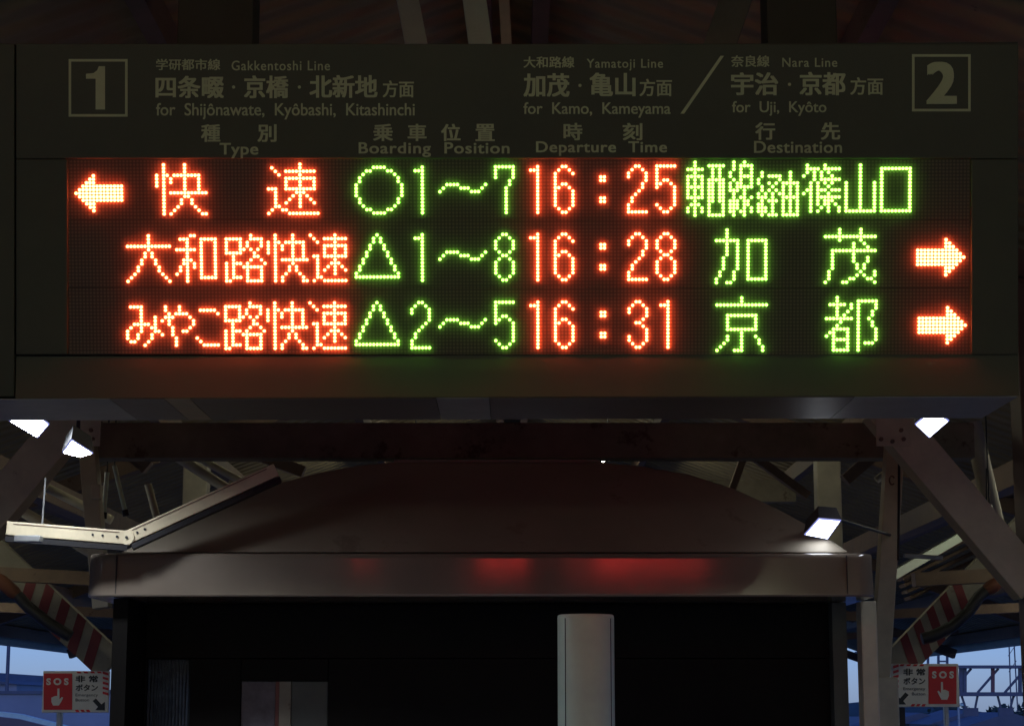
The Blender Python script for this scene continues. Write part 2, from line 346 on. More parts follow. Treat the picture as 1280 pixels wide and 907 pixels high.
# ---- LED rows
G = {
 'kuai15': 'v0:3-6 v2:0-14 p3,3 v4:4-5 h3:5-12 v8:0-9 v12:3-8 h8:4-14 p9,9 v7:10-11 p6,12 p5,13 p4,14 v10:10-11 p11,12 p12,13 h14:13-14',
 'soku15': 'p1,1 p2,2 p3,3 h7:0-2 v2:7-12 p3,12 h13:4-5 p1,13 p0,14 h14:6-14 v9:0-12 h2:5-13 h4:5-13 h7:5-13 v5:4-7 v13:4-7 p8,8 p10,8 p7,9 p6,10 p5,11 p11,9 p12,10 p13,11',
 'circle': 'h0:5-8 h1:3-4 h1:9-10 p2,2 p11,2 v1:3-4 v12:3-4 v0:5-8 v13:5-8 v1:9-10 v12:9-10 p2,11 p11,11 h12:3-4 h12:9-10 h13:5-8',
 'tri': 'p6,0 v5:1-2 v7:1-2 v4:3-4 v8:3-4 v3:5-6 v9:5-6 v2:7-8 v10:7-8 v1:9-10 v11:9-10 p0,11 p12,11 h12:0-12',
 'wave': 'p0,2 p1,1 h0:2-5 h1:6-8 h2:9-11 p12,1 p13,0',
 '1': 'h1:0-1 v2:0-13',
 '2': 'h0:2-3 p1,1 p4,1 v0:2-3 v5:2-4 v4:5-6 p3,7 p2,8 v1:9-10 v0:11-12 h13:0-5',
 '2b': 'h0:2-3 p1,1 p4,1 v0:2-3 v5:2-5 p4,6 p3,7 p2,8 v1:9-10 v0:11-12 h13:0-5',
 '3': 'h0:2-3 p1,1 p4,1 v0:2-3 v5:2-4 p4,5 h6:2-3 p4,7 v5:8-11 v0:10-11 p1,12 p4,12 h13:2-3',
 '5': 'h0:0-5 v0:1-6 p1,5 h4:2-3 p4,5 v5:6-11 p0,11 p1,12 p4,12 h13:2-3',
 '6': 'h0:2-3 p1,1 p4,1 p5,2 v0:2-11 h5:2-3 p1,6 p4,6 v5:7-11 p1,12 p4,12 h13:2-3',
 '7': 'h0:0-5 v0:1-3 v5:1-3 v4:4-5 v3:6-13',
 '8': 'h0:2-3 p1,1 p4,1 v0:2-4 v5:2-4 p1,5 p4,5 h6:2-3 p1,7 p4,7 v0:8-11 v5:8-11 p1,12 p4,12 h13:2-3',
 'colon': 'v0:3-4 v1:3-4 v0:9-10 v1:9-10',
 'dai': 'v6:0-4 h3:0-12 v5:5-6 v4:7-8 v3:9-10 p2,11 p1,12 p0,13 v7:5-6 v8:7-8 v9:9-10 p10,11 p11,12 p12,13',
 'wa': 'h0:4-5 h1:1-3 v3:1-13 h4:0-5 v2:7-8 p4,7 v5:8-9 v1:9-10 p0,11 h1:7-11 h12:7-11 v7:2-11 v11:2-11',
 'ji': 'h1:0-4 h5:0-4 v0:2-4 v4:2-4 v2:6-12 h8:3-4 v0:8-13 p1,13 h12:3-4 p7,0 h1:7-10 v10:2-3 v6:2-3 p5,4 p7,4 p9,4 v8:5-6 p9,6 p7,7 p10,7 p11,8 v6:8-13 p5,9 h9:7-10 v10:10-13 h13:7-9',
 'kuai': 'v0:2-5 v2:0-13 p3,2 v4:3-4 h2:5-10 v7:0-8 v10:3-7 h7:4-11 v6:9-10 v8:9-10 p5,11 p9,11 v4:12-13 v10:12-13 p11,13',
 'soku': 'p0,0 p1,1 p2,2 h6:1-2 v2:7-12 p3,12 p1,13 h13:4-10 v7:0-11 h1:4-10 h3:4-10 h6:4-10 v4:4-5 v10:4-5 p6,8 p5,9 p4,10 p8,8 p9,9 p10,10',
 'miyako': 'h1:1-4 v4:2-8 h6:2-6 p1,7 v0:8-10 h11:1-2 v3:9-10 p7,7 v8:4-8 p9,8 p10,9 v7:9-10 p6,11 p5,12 '
           'v11:1-2 v12:3-6 p11,4 p13,4 p10,5 v13:7-9 v14:10-12 v15:1-2 h3:14-17 p18,4 v19:5-6 p18,7 h8:16-17 '
           'h2:21-25 p26,3 p20,10 p21,11 h12:22-26',
 'tozai': 'v2:0-15 h2:0-4 h4:0-4 h7:0-4 h10:0-4 v0:4-10 v4:4-10 p1,12 p3,12 v0:13-14 v4:13-14 '
          'h1:6-10 v7:1-11 v9:1-11 v6:5-15 v10:5-15 p8,5 h15:6-10 '
          'v13:0-2 v12:3-4 p13,5 v12:6-8 v14:6-8 v13:8-15 v12:11-14 v14:11-13 p16,0 h1:15-18 v15:1-7 v18:1-7 h4:16-17 h7:16-18 v16:7-15 p15,10 p18,10 v17:11-12 p15,14 v18:13-14 '
          'v21:3-4 v20:5-6 v21:7-8 v20:9-10 v22:9-10 v21:10-15 v20:12-14 v22:13-14 h4:23-26 p26,5 p23,6 p25,6 p24,7 p23,8 p25,8 p26,9 v24:9-15 h11:23-25 h15:23-25 '
          'v29:3-15 h6:27-31 v27:6-15 v31:6-15 p28,10 p30,10 h15:27-31',
 'sasa': 'v1:1-3 h2:1-4 p0,4 v3:2-5 p6,1 h2:6-10 v7:2-3 v5:3-5 h5:5-10 p8,4 p6,6 p8,6 p7,7 h8:5-6 h8:8-10 v4:6-12 h10:4-10 v7:9-14 v6:10-12 p8,11 p9,12 v10:13-14 p5,13 p4,14 v2:6-14 p1,8 p0,9 '
         'v12:6-14 h14:12-20 v16:1-14 v20:6-14 h2:22-30 h14:22-30 v22:2-14 v30:2-14',
 'ka': 'v3:0-7 h3:0-6 v6:3-11 v2:8-11 v1:12-13 v0:14-15 v5:12-14 h15:3-4 h3:9-14 h14:9-14 v9:3-14 v14:3-14',
 'mo': 'v4:0-3 v10:0-3 h2:0-14 p11,4 p12,5 v8:4-9 h6:2-14 v2:6-11 v1:12-14 p0,15 v9:10-11 p10,12 p9,13 p11,13 h14:7-8 h15:5-6 v11:10-11 v12:8-9 h14:12-13 v14:12-13 p14,15',
 'kyo': 'v7:0-1 h2:0-14 h5:3-11 h9:3-11 v3:5-9 v11:5-9 v7:9-15 h15:5-7 v3:11-12 p2,13 p1,14 p0,15 p11,11 v12:12-13 v13:14-15',
 'to': 'v3:0-6 h2:1-5 h6:0-7 v7:2-3 p6,4 p5,5 p4,7 p3,8 h9:2-6 h12:2-6 h15:2-6 v2:9-15 v6:9-15 p1,10 p0,11 h1:9-14 v9:1-15 v14:1-3 v13:4-5 p12,6 v13:7-8 v14:9-12 h13:11-13',
}
def dots(code):
    s = set()
    for t in code.split():
        k, r = t[0], t[1:]
        if k == 'p': x, y = r.split(','); s.add((int(x), int(y)))
        else:
            a, b = r.split(':'); lo, hi = map(int, b.split('-'))
            for i in range(lo, hi + 1): s.add((i, int(a)) if k == 'h' else (int(a), i))
    return s
G = {k: dots(v) for k, v in G.items()}
ar = {(0, 0)}
for c in range(1, 6):
    for r in range(-c, c + 1): ar.add((c, r))
for c in range(6, 14):
    for r in range(-2, 3): ar.add((c, r))
G['arrL'] = {(c, r + 8) for c, r in ar}; G['arrR'] = {(-c, r + 8) for c, r in ar}
LED_D = .007                                   # depth of the LED boards behind the face
def bullet(mb, c, ex, ez, en, r, h):           # a small LED lens: short barrel and dome
    k = 8; rows = []
    for rr, hh in ((1, 0), (1, .45), (.72, .85)):
        rows.append([c + (ex*math.cos(6.2832*i/k) + ez*math.sin(6.2832*i/k))*r*rr + en*h*hh for i in range(k)])
    mb.grid(rows, True, True); n = len(mb.v); top = c + en*h; mb.v.append(top)
    for i in range(k): mb.f.append([n-k+i, n-k+(i+1) % k, n]); mb.sm.append(True)
ROWB = {0: 265.6, 1: 349.8, 2: 434.2}          # photo y of dot row 14 at mid-width
ROWS = [
 [('left arrow', 'r', [('arrL', 95.3, 0)]), ('kuaisoku', 'r', [('kuai15', 196.2, 0), ('soku15', 335.8, 0)]),
  ('pos', 'g', [('circle', 445.3, 1), ('1', 519.2, 1), ('wave', 549.9, 6), ('7', 619.5, 1)]),
  ('time', 'r', [('1', 663.3, 1), ('6', 694.1, 1), ('colon', 751, 1), ('2', 785.6, 1), ('5', 821.1, 1)]),
  ('dest', 'g', [('tozai', 859.9, 0), ('sasa', 1004.6, 0)])],
 [('type', 'r', [('dai', 159.8, 1), ('wa', 221.3, 1), ('ji', 283.2, 1), ('kuai', 335.6, 1), ('soku', 388.3, 1)]),
  ('pos', 'g', [('tri', 445.3, 1), ('1', 519.2, 1), ('wave', 549.9, 6), ('8', 619.7, 1)]),
  ('time', 'r', [('1', 663.4, 1), ('6', 694.1, 1), ('colon', 751.2, 1), ('2', 785.9, 1), ('8', 821.4, 1)]),
  ('dest', 'g', [('ka', 895.5, 0), ('mo', 1031.7, 0)]), ('right arrow', 'r', [('arrR', 1204.4, 0)])],
 [('type', 'r', [('miyako', 159.5, 1), ('ji', 282.4, 1), ('kuai', 335.1, 1), ('soku', 387.9, 1)]),
  ('pos', 'g', [('tri', 445.2, 1), ('2b', 514.9, 1), ('wave', 549.9, 6), ('5', 619.7, 1)]),
  ('time', 'r', [('1', 663.6, 1), ('6', 694.3, 1), ('colon', 751.5, 1), ('3', 786.4, 1), ('1', 826.1, 1)]),
  ('dest', 'g', [('kyo', 896.2, 0), ('to', 1033.1, 0)]), ('right arrow', 'r', [('arrR', 1206.2, 0)])],
]
bands = [(199.2, 274.2), (274.6, 359.3), (359.7, 443.0)]
for ri, row in enumerate(ROWS):
    y0, y1 = bands[ri]
    us = [SU(85, y0), SU(1213.5, y0), SU(1213.5, y1), SU(85, y1)]
    q = MB(); q.hexa([SL(u, v, LED_D) for u, v in us], [SL(u, v, .033) for u, v in us])
    ledrow = q.build('led_row', M_BOARD, board)
    v14 = SU(640, ROWB[ri], LED_D)[1]
    u_ref = SU(85, 350, LED_D)[0]
    uvl = ledrow.data.uv_layers.new(name='UVMap')          # one unit per diode, for the grid of unlit diodes
    for lp in ledrow.data.loops:
        co = ledrow.data.vertices[lp.vertex_index].co + SO
        d = co - SO
        uvl.data[lp.index].uv = ((d.dot(EX) - u_ref) / PITCH_LED, (d.dot(EZ) - v14) / PITCH_LED + .5)
    for nm, colr, items in row:
        for gk, px, t in items:
            m = MB(); u0 = SU(px, ROWB[ri] - 30, LED_D)[0]
            for c, r in sorted(G[gk]):
                bullet(m, SL(u0 + c*PITCH_LED, v14 + (14 - (r + t))*PITCH_LED*.995, LED_D), EX, EZ, EN, PITCH_LED*.42, PITCH_LED*.9)
            m.build('led_arrow' if 'arrow' in nm else 'led_character', M_LEDR if colr == 'r' else M_LEDG, ledrow)
# rear face display (the board shows times on both sides)
rear_c = bodyprof(SU(640, 300)[0])[2]
pr = bodyprof(uL)
rb, rt = (bodyprof(0)[2], bodyprof(0)[3])
rz = (rt - rb).normalized(); rn = Vector((0, rz.z, -rz.y)); rx = Vector((-1, 0, 0))
rmb = MB(); a = rb + rz*.10 + rn*.004
rmb.hexa([a + rx*-1.25, a + rx*1.25, a + rx*1.25 + rz*.62, a + rx*-1.25 + rz*.62], [p + rn*.012 for p in [a + rx*-1.25, a + rx*1.25, a + rx*1.25 + rz*.62, a + rx*-1.25 + rz*.62]])
rear = rmb.build('rear_display', M_SIGNB, board)
for line, (zb, items) in enumerate([(.03, [('kuai', .10), ('soku', -.04), ('ji', .62), ('kuai', .75), ('1', .80), ('6', .88), ('3', .96), ('5', 1.04), ('8', 1.12), ('7', .42), ('colon', -.85), ('colon', -.82)]),]):
    for gk, x in items:
        rm = MB()
        for c, r in sorted(G[gk]):
            bullet(rm, a + rn*.012 + rx*(-x + c*PITCH_LED) + rz*(zb + (15 - r)*PITCH_LED), rx, rz, rn, PITCH_LED*.42, PITCH_LED*.6)
        rm.build('led_character', M_LEDREAR, rear)

# ------------------------------------------------------------------ platform canopy
RZ, EVX, EVZ = 4.6, 6.0, 2.46                   # ridge height, eave half width and height
def roofz(x): return RZ - (RZ - EVZ) * abs(x) / EVX
can = thing('platform_canopy', (0, 8.9, 0), 'steel platform canopy overhead with knee braces, purlins and grey roof sheets', 'canopy')
for s in (-1, 1):
    m = MB(); xs = [0, s*EVX]
    m.hexa([(0, -26, RZ), (s*EVX, -26, EVZ), (s*EVX, 34, EVZ), (0, 34, RZ)], [(0, -26, RZ+.06), (s*EVX, -26, EVZ+.06), (s*EVX, 34, EVZ+.06), (0, 34, RZ+.06)])
    m.build('roof_sheet', M_ROOF, can)
    for x in (.12, 1.3, 2.5, 3.7, 4.9, 5.8):
        m = MB(); m.beam((s*x, -26, roofz(x) - .075), (s*x, 34, roofz(x) - .075), .07, .13, (0,0,1)); m.build('purlin', M_STEELD, can)
    m = MB(); m.tube([(s*(EVX+.07), -26, EVZ-.05), (s*(EVX+.07), 34.2, EVZ-.05)], .085, 12); m.build('gutter', M_WHITE, can)
FR = 8.9
for fy in (-9.1, -3.1, 8.9, 14.9, 20.9, 26.9, 32.9):
    zt_ = 2.85 if fy > 8 and fy < 10 else 3.25
    m = MB(); m.beam((-2.2, fy+.6, zt_), (2.2, fy+.6, zt_), .17, .14, (0,1,0)); m.build('tie_beam', M_TIE, can, bevel=.008)
    for s in (-1, 1):
        if fy != 8.9:
            m = MB(); m.beam((0, fy, roofz(0)-.2), (s*5.9, fy, roofz(5.9)-.2), .12, .14, (0,1,0)); m.build('rafter', M_STEELD, can, bevel=.006)
        if fy > 9 or fy < 0:
            m = MB(); m.box(s*2.36-.09, s*2.36+.09, fy-.09, fy+.09, 0, roofz(2.36)-.27); m.build('column', M_STEEL, can, bevel=.01)
# the near frame, as the photo shows it
m = MB(); m.beam((0, FR, roofz(0)-.2), (-5.9, FR, roofz(5.9)-.2), .12, .14, (0,1,0)); m.beam((0, FR, roofz(0)-.2), (5.9, FR, roofz(5.9)-.2), .12, .14, (0,1,0)); m.build('rafter', M_STEELD, can)
a, b = P(1098, 508, FR), P(1290, 735, FR)
m = MB(); m.beam(a, b, .17, .15, (0,1,0)); m.build('knee_brace', M_STEEL, can, bevel=.008)
a, b = P(112, 500, FR), P(-60, 705, FR)
m = MB(); m.beam(a, b, .17, .15, (0,1,0)); m.build('knee_brace', M_STEEL, can, bevel=.008)
for px in (1290, -40):
    p = P(px, 600, FR); m = MB(); m.box(p.x-.06, p.x+.06, FR-.1, FR+.1, 0, roofz(p.x)-.27); m.build('column', M_STEELD, can, bevel=.01)
# slanted inner posts beside the shelter
m = MB(); m.beam(P(1119, 540, FR+.35), P(1099, 850, FR+.35), .082, .10, (0,1,0)); tp = m.build('inner_post', M_STEEL, can, bevel=.006)
m = MB(); m.beam(P(109, 545, FR+.35), P(128, 760, FR+.35), .075, .10, (0,1,0)); m.build('inner_post', M_STEEL, can, bevel=.006)
p = P(1100, 850, FR+.35)
m = MB(); m.box(p.x-.07, p.x+.07, FR+.27, FR+.43, 0, Zat(846, FR+.35)); m.build('post_base', M_CREAM, can, bevel=.01)
# gusset, clamp and hook on the posts
m = MB(); m.box(*sorted((P(112,612,FR+.2).x, P(124,612,FR+.2).x)), FR+.22, FR+.29, Zat(622,FR+.2), Zat(604,FR+.2)); m.build('clamp', M_STEEL, can, bevel=.006)
hk = P(1115, 600, FR+.26); m = MB(); m.tube([hk + Vector((.012*math.cos(t), 0, .02*math.sin(t))) for t in [k*.5 for k in range(1, 12)]], .004, 6); m.build('hook', M_STEELD, can)
# small braces under the tie beam
for a, b, wd in (((118,530),(185,585),.06), ((1120,545),(1056,600),.05), ((935,565),(1010,620),.035), ((930,570),(905,640),.03), ((300,560),(380,590),.05)):
    m = MB(); m.beam(P(*a, 12.2), P(*b, 12.2), wd*1.4, .08, (0,1,0)); m.build('brace', M_STEELD, can)
# upper members seen above the board
for (xa, xb), wd, mt in (((498,524),.085,M_WHITE), ((585,603),.09,M_WHITE), ((627,634),.04,M_STEEL)):
    m = MB(); m.beam(P(xb, 75, 7.4), P(xa, -60, 7.4), wd, .09, (0,1,0)); m.build('strut', mt, can, bevel=.005)
m = MB(); m.beam(P(892, 80, 6.6), P(930, -30, 6.6), .11, .10, (0,1,0)); m.build('strut', M_STRIPE, can, bevel=.005)
for a, b in (((1035,10),(1130,60)), ((640,-20),(830,60)), ((1140,-10),(1270,55)), ((140,60),(240,12)), ((380,60),(520,10))):
    m = MB(); m.beam(P(*a, 8.3), P(*b, 8.3), .02, .03, (0,1,0)); m.build('cable_run', M_BLACK, can)
# gussets, bolts, conduits
for (px, py) in ((1112, 532), (100, 532)):
    c = P(px, py, FR - .09); m = MB(); m.box(c.x-.06, c.x+.09, FR-.088, FR-.078, c.z-.09, c.z+.08); m.build('gusset_plate', M_STEEL, can, bevel=.003)
    for dx, dz in ((-.04,-.06),(.06,-.06),(.01,-.07),(.05,-.02)):
        m = MB(); q = Vector((c.x+dx, FR-.088, c.z+dz)); m.tube([q, q + Vector((0,-.012,0))], .010, 6); m.build('bolt', M_STEELD, can)
for a, b, Y, r_ in (((1124,560),(1123,700),9.2,.006), ((1215,528),(1252,690),10.4,.05), ((1233,585),(1233,636),10,.004), ((1150,560),(1095,600),10.8,.02), ((205,560),(330,640),11.5,.03), ((235,565),(345,625),11.8,.022), ((185,605),(210,700),10.6,.02), ((30,640),(130,700),11,.03), ((60,610),(140,650),13,.03)):
    m = MB(); m.tube([P(*a, Y), P(*b, Y)], r_, 8); m.build('conduit', M_STEEL if r_ > .01 else M_BLACK, can)
for k in range(5):
    a, b = P(1122+3*k, 716+8*k, 12.8), P(1228+3*k, 664+9*k, 12.8)
    m = MB(); m.beam(a, b, .02, .2, (0,1,0)); m.build('louvre_slat', M_STEELD, can)
# striped head-guard struts at both sides
for pts, s in (((1256, 690), (1116, 836)), 1), (((-30, 672), (140, 832)), -1):
    YS = 12.4; a, b = P(*pts[0], YS), P(*pts[1], YS); d = (b - a); L = d.length; dn = d.normalized()
    m = MB(); m.beam(a - dn*.6, b, .20, .10, (0,1,0)); st = m.build('striped_strut', M_STRIPE, can, bevel=.004)
    m = MB(); nn = 5; c = dn.cross(Vector((0,1,0))); 
    if c.z < 0: c = -c
    t0 = .42; 
    for k in range(nn):
        f0 = t0 + (1 - t0)*k/nn; f1 = f0 + (1 - t0)/nn*.52
        yq = Vector((0, -.053, 0)); sh = .05*(1)
        lo0, hi0 = a + d*f0 - c*.099 + yq, a + d*(f0) + dn*(-sh*2) + c*.099 + yq
        lo1, hi1 = a + d*f1 - c*.099 + yq, a + d*(f1) + dn*(-sh*2) + c*.099 + yq
        m.face([lo0, lo1, hi1, hi0])
    m.build('red_stripe', M_RED, st)
# longitudinal side beams and ribs of the roof seen beyond the posts
for s in (-1, 1):
    for x, zz, wd in ((3.2, 3.05, .12), (4.6, 2.72, .10)):
        m = MB(); m.beam((s*x, 10, zz), (s*x, 34, zz), wd, .16, (0,0,1)); m.build('side_beam', M_STEELD, can, bevel=.006)
    for yy in (12.0, 17.5, 24):
        m = MB(); m.beam((s*2.4, yy, 2.35), (s*5.3, yy, 2.5), .08, .12, (0,1,0)); m.build('cross_rail', M_STEELD, can)
    e0 = Vector((s*5.6, 22.3, 2.40)); 

# ------------------------------------------------------------------ shelter below the board
FY = 8.1
shel = thing('platform_shelter', (0, FY, 0), 'dark platform shelter with low domed roof and broad fascia under the departure board', 'shelter')
prof = [(150,690),(200,665),(260,637),(330,608),(400,590),(450,581),(492,577),(750,577),(800,582),(860,592),(915,609),(970,634),(1020,661),(1062,690)]
front, back = [], []
for px, py in prof:
    k = (690 - py) / 113.0
    p = P(px, py, FY + .10 + .45*k); front.append(p); back.append(Vector((p.x, FY + 4.4 - .4*k, p.z)))
m = MB(); m.hexa(front, back); m.build('roof', M_HOOD, shel, bevel=.012)
a, b = P(492, 577, FY+.55), P(750, 577, FY+.55)
m = MB(); m.box(a.x, b.x, FY+.57, FY+.66, a.z-.03, a.z+.012); m.build('ridge_trim', M_HOOD, shel)
# fascia: rounded band leaning back a little
zt, zb = Zat(690.5, FY), Zat(745, FY)
xl, xr = P(107, 717, FY).x, P(1095, 717, FY).x
rad = .07; loop = []
def fring(z, lean):
    pts = [(xl, FY+4.4)]
    for k in range(6): t = math.pi/2*k/5; pts.append((xl + rad - rad*math.cos(t), FY + lean + rad - rad*math.sin(t)))
    for k in range(6): t = math.pi/2*k/5; pts.append((xr - rad + rad*math.sin(t), FY + lean + rad - rad*math.cos(t)))
    pts.append((xr, FY+4.4)); return [Vector((x, y, z)) for x, y in pts]
m = MB(); LEAN = .0150
rings = [fring(zb, .006), fring(zb + .006, 0), fring(zb + .009, .0003), fring(zt - .023, LEAN - .0003), fring(zt - .02, LEAN), fring(zt - .004, LEAN+.004), fring(zt, LEAN+.02)]
m.grid(rings, True, True); m.face(rings[0][::-1]); m.face(rings[-1]); m.build('fascia', M_FASCIA, shel)
for px in (145, 1059):
    p = P(px, 717, FY); m = MB(); m.box(p.x-.0015, p.x+.0015, FY-.0005, FY+.05, zb+.01, zt-.01); m.build('fascia_joint', M_BLACK, shel)
zu = zb - .003
WX0, WX1 = P(134, 800, FY).x, P(1080, 800, FY).x
m = MB(); m.box(WX0, WX0+.06, FY+.1, 9.25, 0, zu); m.box(WX0, WX0+.06, 10.6, FY+4.2, 0, zu); m.box(WX0, WX0+.06, 9.25, 10.6, 0, 1.40); m.box(WX0, WX0+.06, 9.25, 10.6, 1.735, zu); m.build('side_wall', M_DARK, shel)
m = MB(); m.box(WX1-.06, WX1, FY+.41, FY+4.2, 0, zu); m.build('side_wall', M_DARK2, shel)
m = MB(); m.box(WX0+.062, WX1-.062, FY+4.1, FY+4.2, 0, zu); m.build('rear_wall', M_DARK, shel)
# front: dark lintel and glazed screen set back
SY = FY + .5
m = MB(); m.box(WX0+.062, WX1-.062, SY, SY+.08, Zat(822, SY), zu); m.build('lintel', M_DARK, shel, bevel=.004)
ops = [(134,182), (237,300), (410,1082)]
for x0, x1 in ops:
    a, b = P(x0, 860, SY), P(x1, 860, SY)
    m = MB(); m.box(max(a.x, WX0+.062), min(b.x, WX1-.062), SY+.01, SY+.07, 0, Zat(822, SY)-.002); m.build('mullion', M_DARK, shel, bevel=.003)
# ribbed glass pane and plain panes
mg = mat('ribbed_glass', (.80, .88, .86), .22, var=.3, scale=22)
mg.node_tree.nodes['Principled BSDF'].inputs['Transmission Weight'].default_value = .92
n = mg.node_tree; bs = n.nodes['Principled BSDF']; tcn = n.nodes.new('ShaderNodeTexCoord')
wv = n.nodes.new('ShaderNodeTexWave'); wv.bands_direction = 'X'; wv.inputs['Scale'].default_value = 22; wv.inputs['Distortion'].default_value = 1.2; wv.inputs['Detail'].default_value = 3
n.links.new(tcn.outputs['Object'], wv.inputs['Vector']); bpn = n.nodes.new('ShaderNodeBump'); bpn.inputs['Strength'].default_value = .9; bpn.inputs['Distance'].default_value = .01
n.links.new(wv.outputs['Fac'], bpn.inputs['Height']); n.links.new(bpn.outputs[0], bs.inputs['Normal'])
for x0, x1, mt, nm in ((182,237,mg,'ribbed_pane'),):
    a, b = P(x0, 860, SY), P(x1, 860, SY)
    m = MB(); m.box(a.x+.003, b.x-.003, SY+.03, SY+.045, 0, Zat(822 if x0 < 200 else 850, SY)-.004); m.build(nm, mt, shel)
for x0, x1, mt, nm, dd in ((301,343,M_NOTICE,'notice_board',.03), (343.5,348,M_RUST,'red_strip',.028), (348.5,363,M_STRIPE,'pale_strip',.02), (363.5,409,M_DARK2,'inner_panel',.03)):
    a, b = P(x0, 860, SY), P(x1, 860, SY); m = MB(); m.box(a.x, b.x, SY+dd, SY+.045, 0, Zat(850, SY)-.004); m.build(nm, mt, shel)
a, b = P(300, 860, SY), P(410, 860, SY)
m = MB(); m.box(a.x+.003, b.x-.003, SY+.012, SY+.068, Zat(850, SY), Zat(822, SY)-.004); m.build('transom', M_DARK, shel)
# pale corner post on the right and the return wall
a, b = P(1076, 800, FY+.3), P(1096, 800, FY+.3)
m = MB(); m.box(a.x, b.x, FY+.28, FY+.40, 0, zu); m.build('corner_post', M_CREAM, shel, bevel=.008)

# ------------------------------------------------------------------ white round pillar in front of the shelter
PYY = 7.2; pc = P(732.5, 820, PYY); pr_ = (P(768, 820, PYY).x - P(697, 820, PYY).x)/2; pzt = Zat(768, PYY)
pil = thing('round_pillar', (pc.x, PYY, 0), 'white round pillar with flat top standing before the dark shelter', 'pillar')
m = MB(); NN = 40; rows = []
for z, k in ((0,1), (pzt-.012,1), (pzt-.003,.985), (pzt,.95)):
    rows.append([Vector((pc.x + pr_*k*math.cos(6.28319*i/NN), PYY + pr_*k*math.sin(6.28319*i/NN), z)) for i in range(NN)])
m.grid(rows, True, True); m.face(rows[-1]); m.build('shaft', M_WHITE, pil)
for ang in (-138, -32):
    m = MB(); t = R(ang); c = Vector((pc.x + (pr_+.0005)*math.cos(t), PYY + (pr_+.0005)*math.sin(t), 0))
    m.tube([c, c + Vector((0,0,pzt-.015))], .0016, 6); m.build('seam', M_BLACK, pil)

# ------------------------------------------------------------------ lamps
def lamp(corners, Y, label, lean=8, arm=None, lm=None):
    cxp = sum(c[0] for c in corners)/4; cyp = sum(c[1] for c in corners)/4
    c0 = P(cxp, cyp, Y); nrm = Vector((0, -math.sin(R(lean)), -math.cos(R(lean))))
    pts = []
    for px, py in corners:
        r = ray(px, py); t = (c0 - EYE).dot(nrm)/r.dot(nrm); pts.append(EYE + r*t)
    lp = thing('ceiling_lamp', c0, label, 'lamp', 'bright ceiling lamps under the canopy')
    m = MB(); m.hexa(pts, [p - nrm*.006 for p in pts]); m.build('diffuser', lm or M_LAMP, lp)
    rim = [c0 + (p - c0)*1.13 for p in pts]; m = MB(); m.hexa([p - nrm*.003 for p in rim], [p - nrm*.006 for p in rim]); m.build('halo_rim', M_HALO, lp)  # glowing lip added for the soft blue fringe
    big = [c0 + (p - c0)*1.18 for p in pts]
    m = MB(); m.hexa([p - nrm*.0075 for p in big], [c0 + (p - c0)*.8 - nrm*.07 for p in big]); m.build('housing', M_HOUS, lp, bevel=.004)
    up = c0 - nrm*.07; m = MB(); m.tube([up, arm] if arm else [up, Vector((up.x, up.y, roofz(up.x) - .02))], .008, 8); m.build('stem', M_HOUS, lp)
    return lp
lamp([(14,527),(46,546),(59,531),(36,514)], 7.45, 'bright ceiling lamp at the far left, just under the board', lean=12, lm=M_LAMPL)
lamp([(80,566),(90,552),(114,567),(100,571)], 7.6, 'small bright lamp on the left, before the slanted inner post', lm=M_LAMPL)
lamp([(1146,531),(1162,546),(1184,527),(1166,514)], 8.0, 'bright ceiling lamp before the right knee brace')
lamp([(1008,668),(1024,650),(1049,652),(1034,673)], 8.17, 'bright lamp low beside the shelter roof edge', arm=P(1112, 668, FR+.3), lean=24)
def fill_tube(x, y, label):  # unseen fill light, added to raise the dim olive ambience
    z = roofz(x) - .28
    lp = thing('fill_tube', (x, y, z), label, 'lamp', 'added fill tubes along the canopy')
    m = MB(); m.tube([(x, y-.6, z), (x, y+.6, z)], .02, 10); m.build('tube', M_FILLW if y < 5 else M_FILLF, lp)
    m = MB(); m.box(x-.06, x+.06, y-.66, y+.66, z+.03, z+.08); m.build('housing', M_WHITE, lp, bevel=.006)
    for yy in (-.4, .4):
        m = MB(); m.tube([(x, y+yy, z+.08), (x, y+yy, roofz(x)-.005)], .008, 6); m.build('stem', M_GREYM, lp)
for x, y, lab in ((-4.6,-3,'added fill tube above the left platform edge behind the viewer'), (4.6,-3,'added fill tube above the right platform edge behind the viewer'), (-4.6,-15,'rearmost added fill tube over the left platform edge'), (4.6,-15,'rearmost added fill tube over the right platform edge'), (-2.6,1,'added fill tube over the left platform half before the board'), (2.6,1,'added fill tube over the right platform half before the board'),
                  (-4.6,-9,'added fill tube well behind the viewer over the left platform edge'), (4.6,-9,'added fill tube well behind the viewer over the right platform edge'),
                  (-3.7,11,'added fill tube over the left platform edge beside the shelter'), (3.7,11,'added fill tube over the right platform edge beside the shelter'), (-5,17,'farther added fill tube over the left platform edge'), (5,17,'farther added fill tube over the right platform edge'),
                  (-.9,13.2,'added fill tube hidden behind the board left of the ridge'), (.9,13.2,'added fill tube hidden behind the board right of the ridge'), (-.9,19,'far added fill tube left of the ridge behind the board'), (.9,19,'far added fill tube right of the ridge behind the board')):
    fill_tube(x, y, lab)

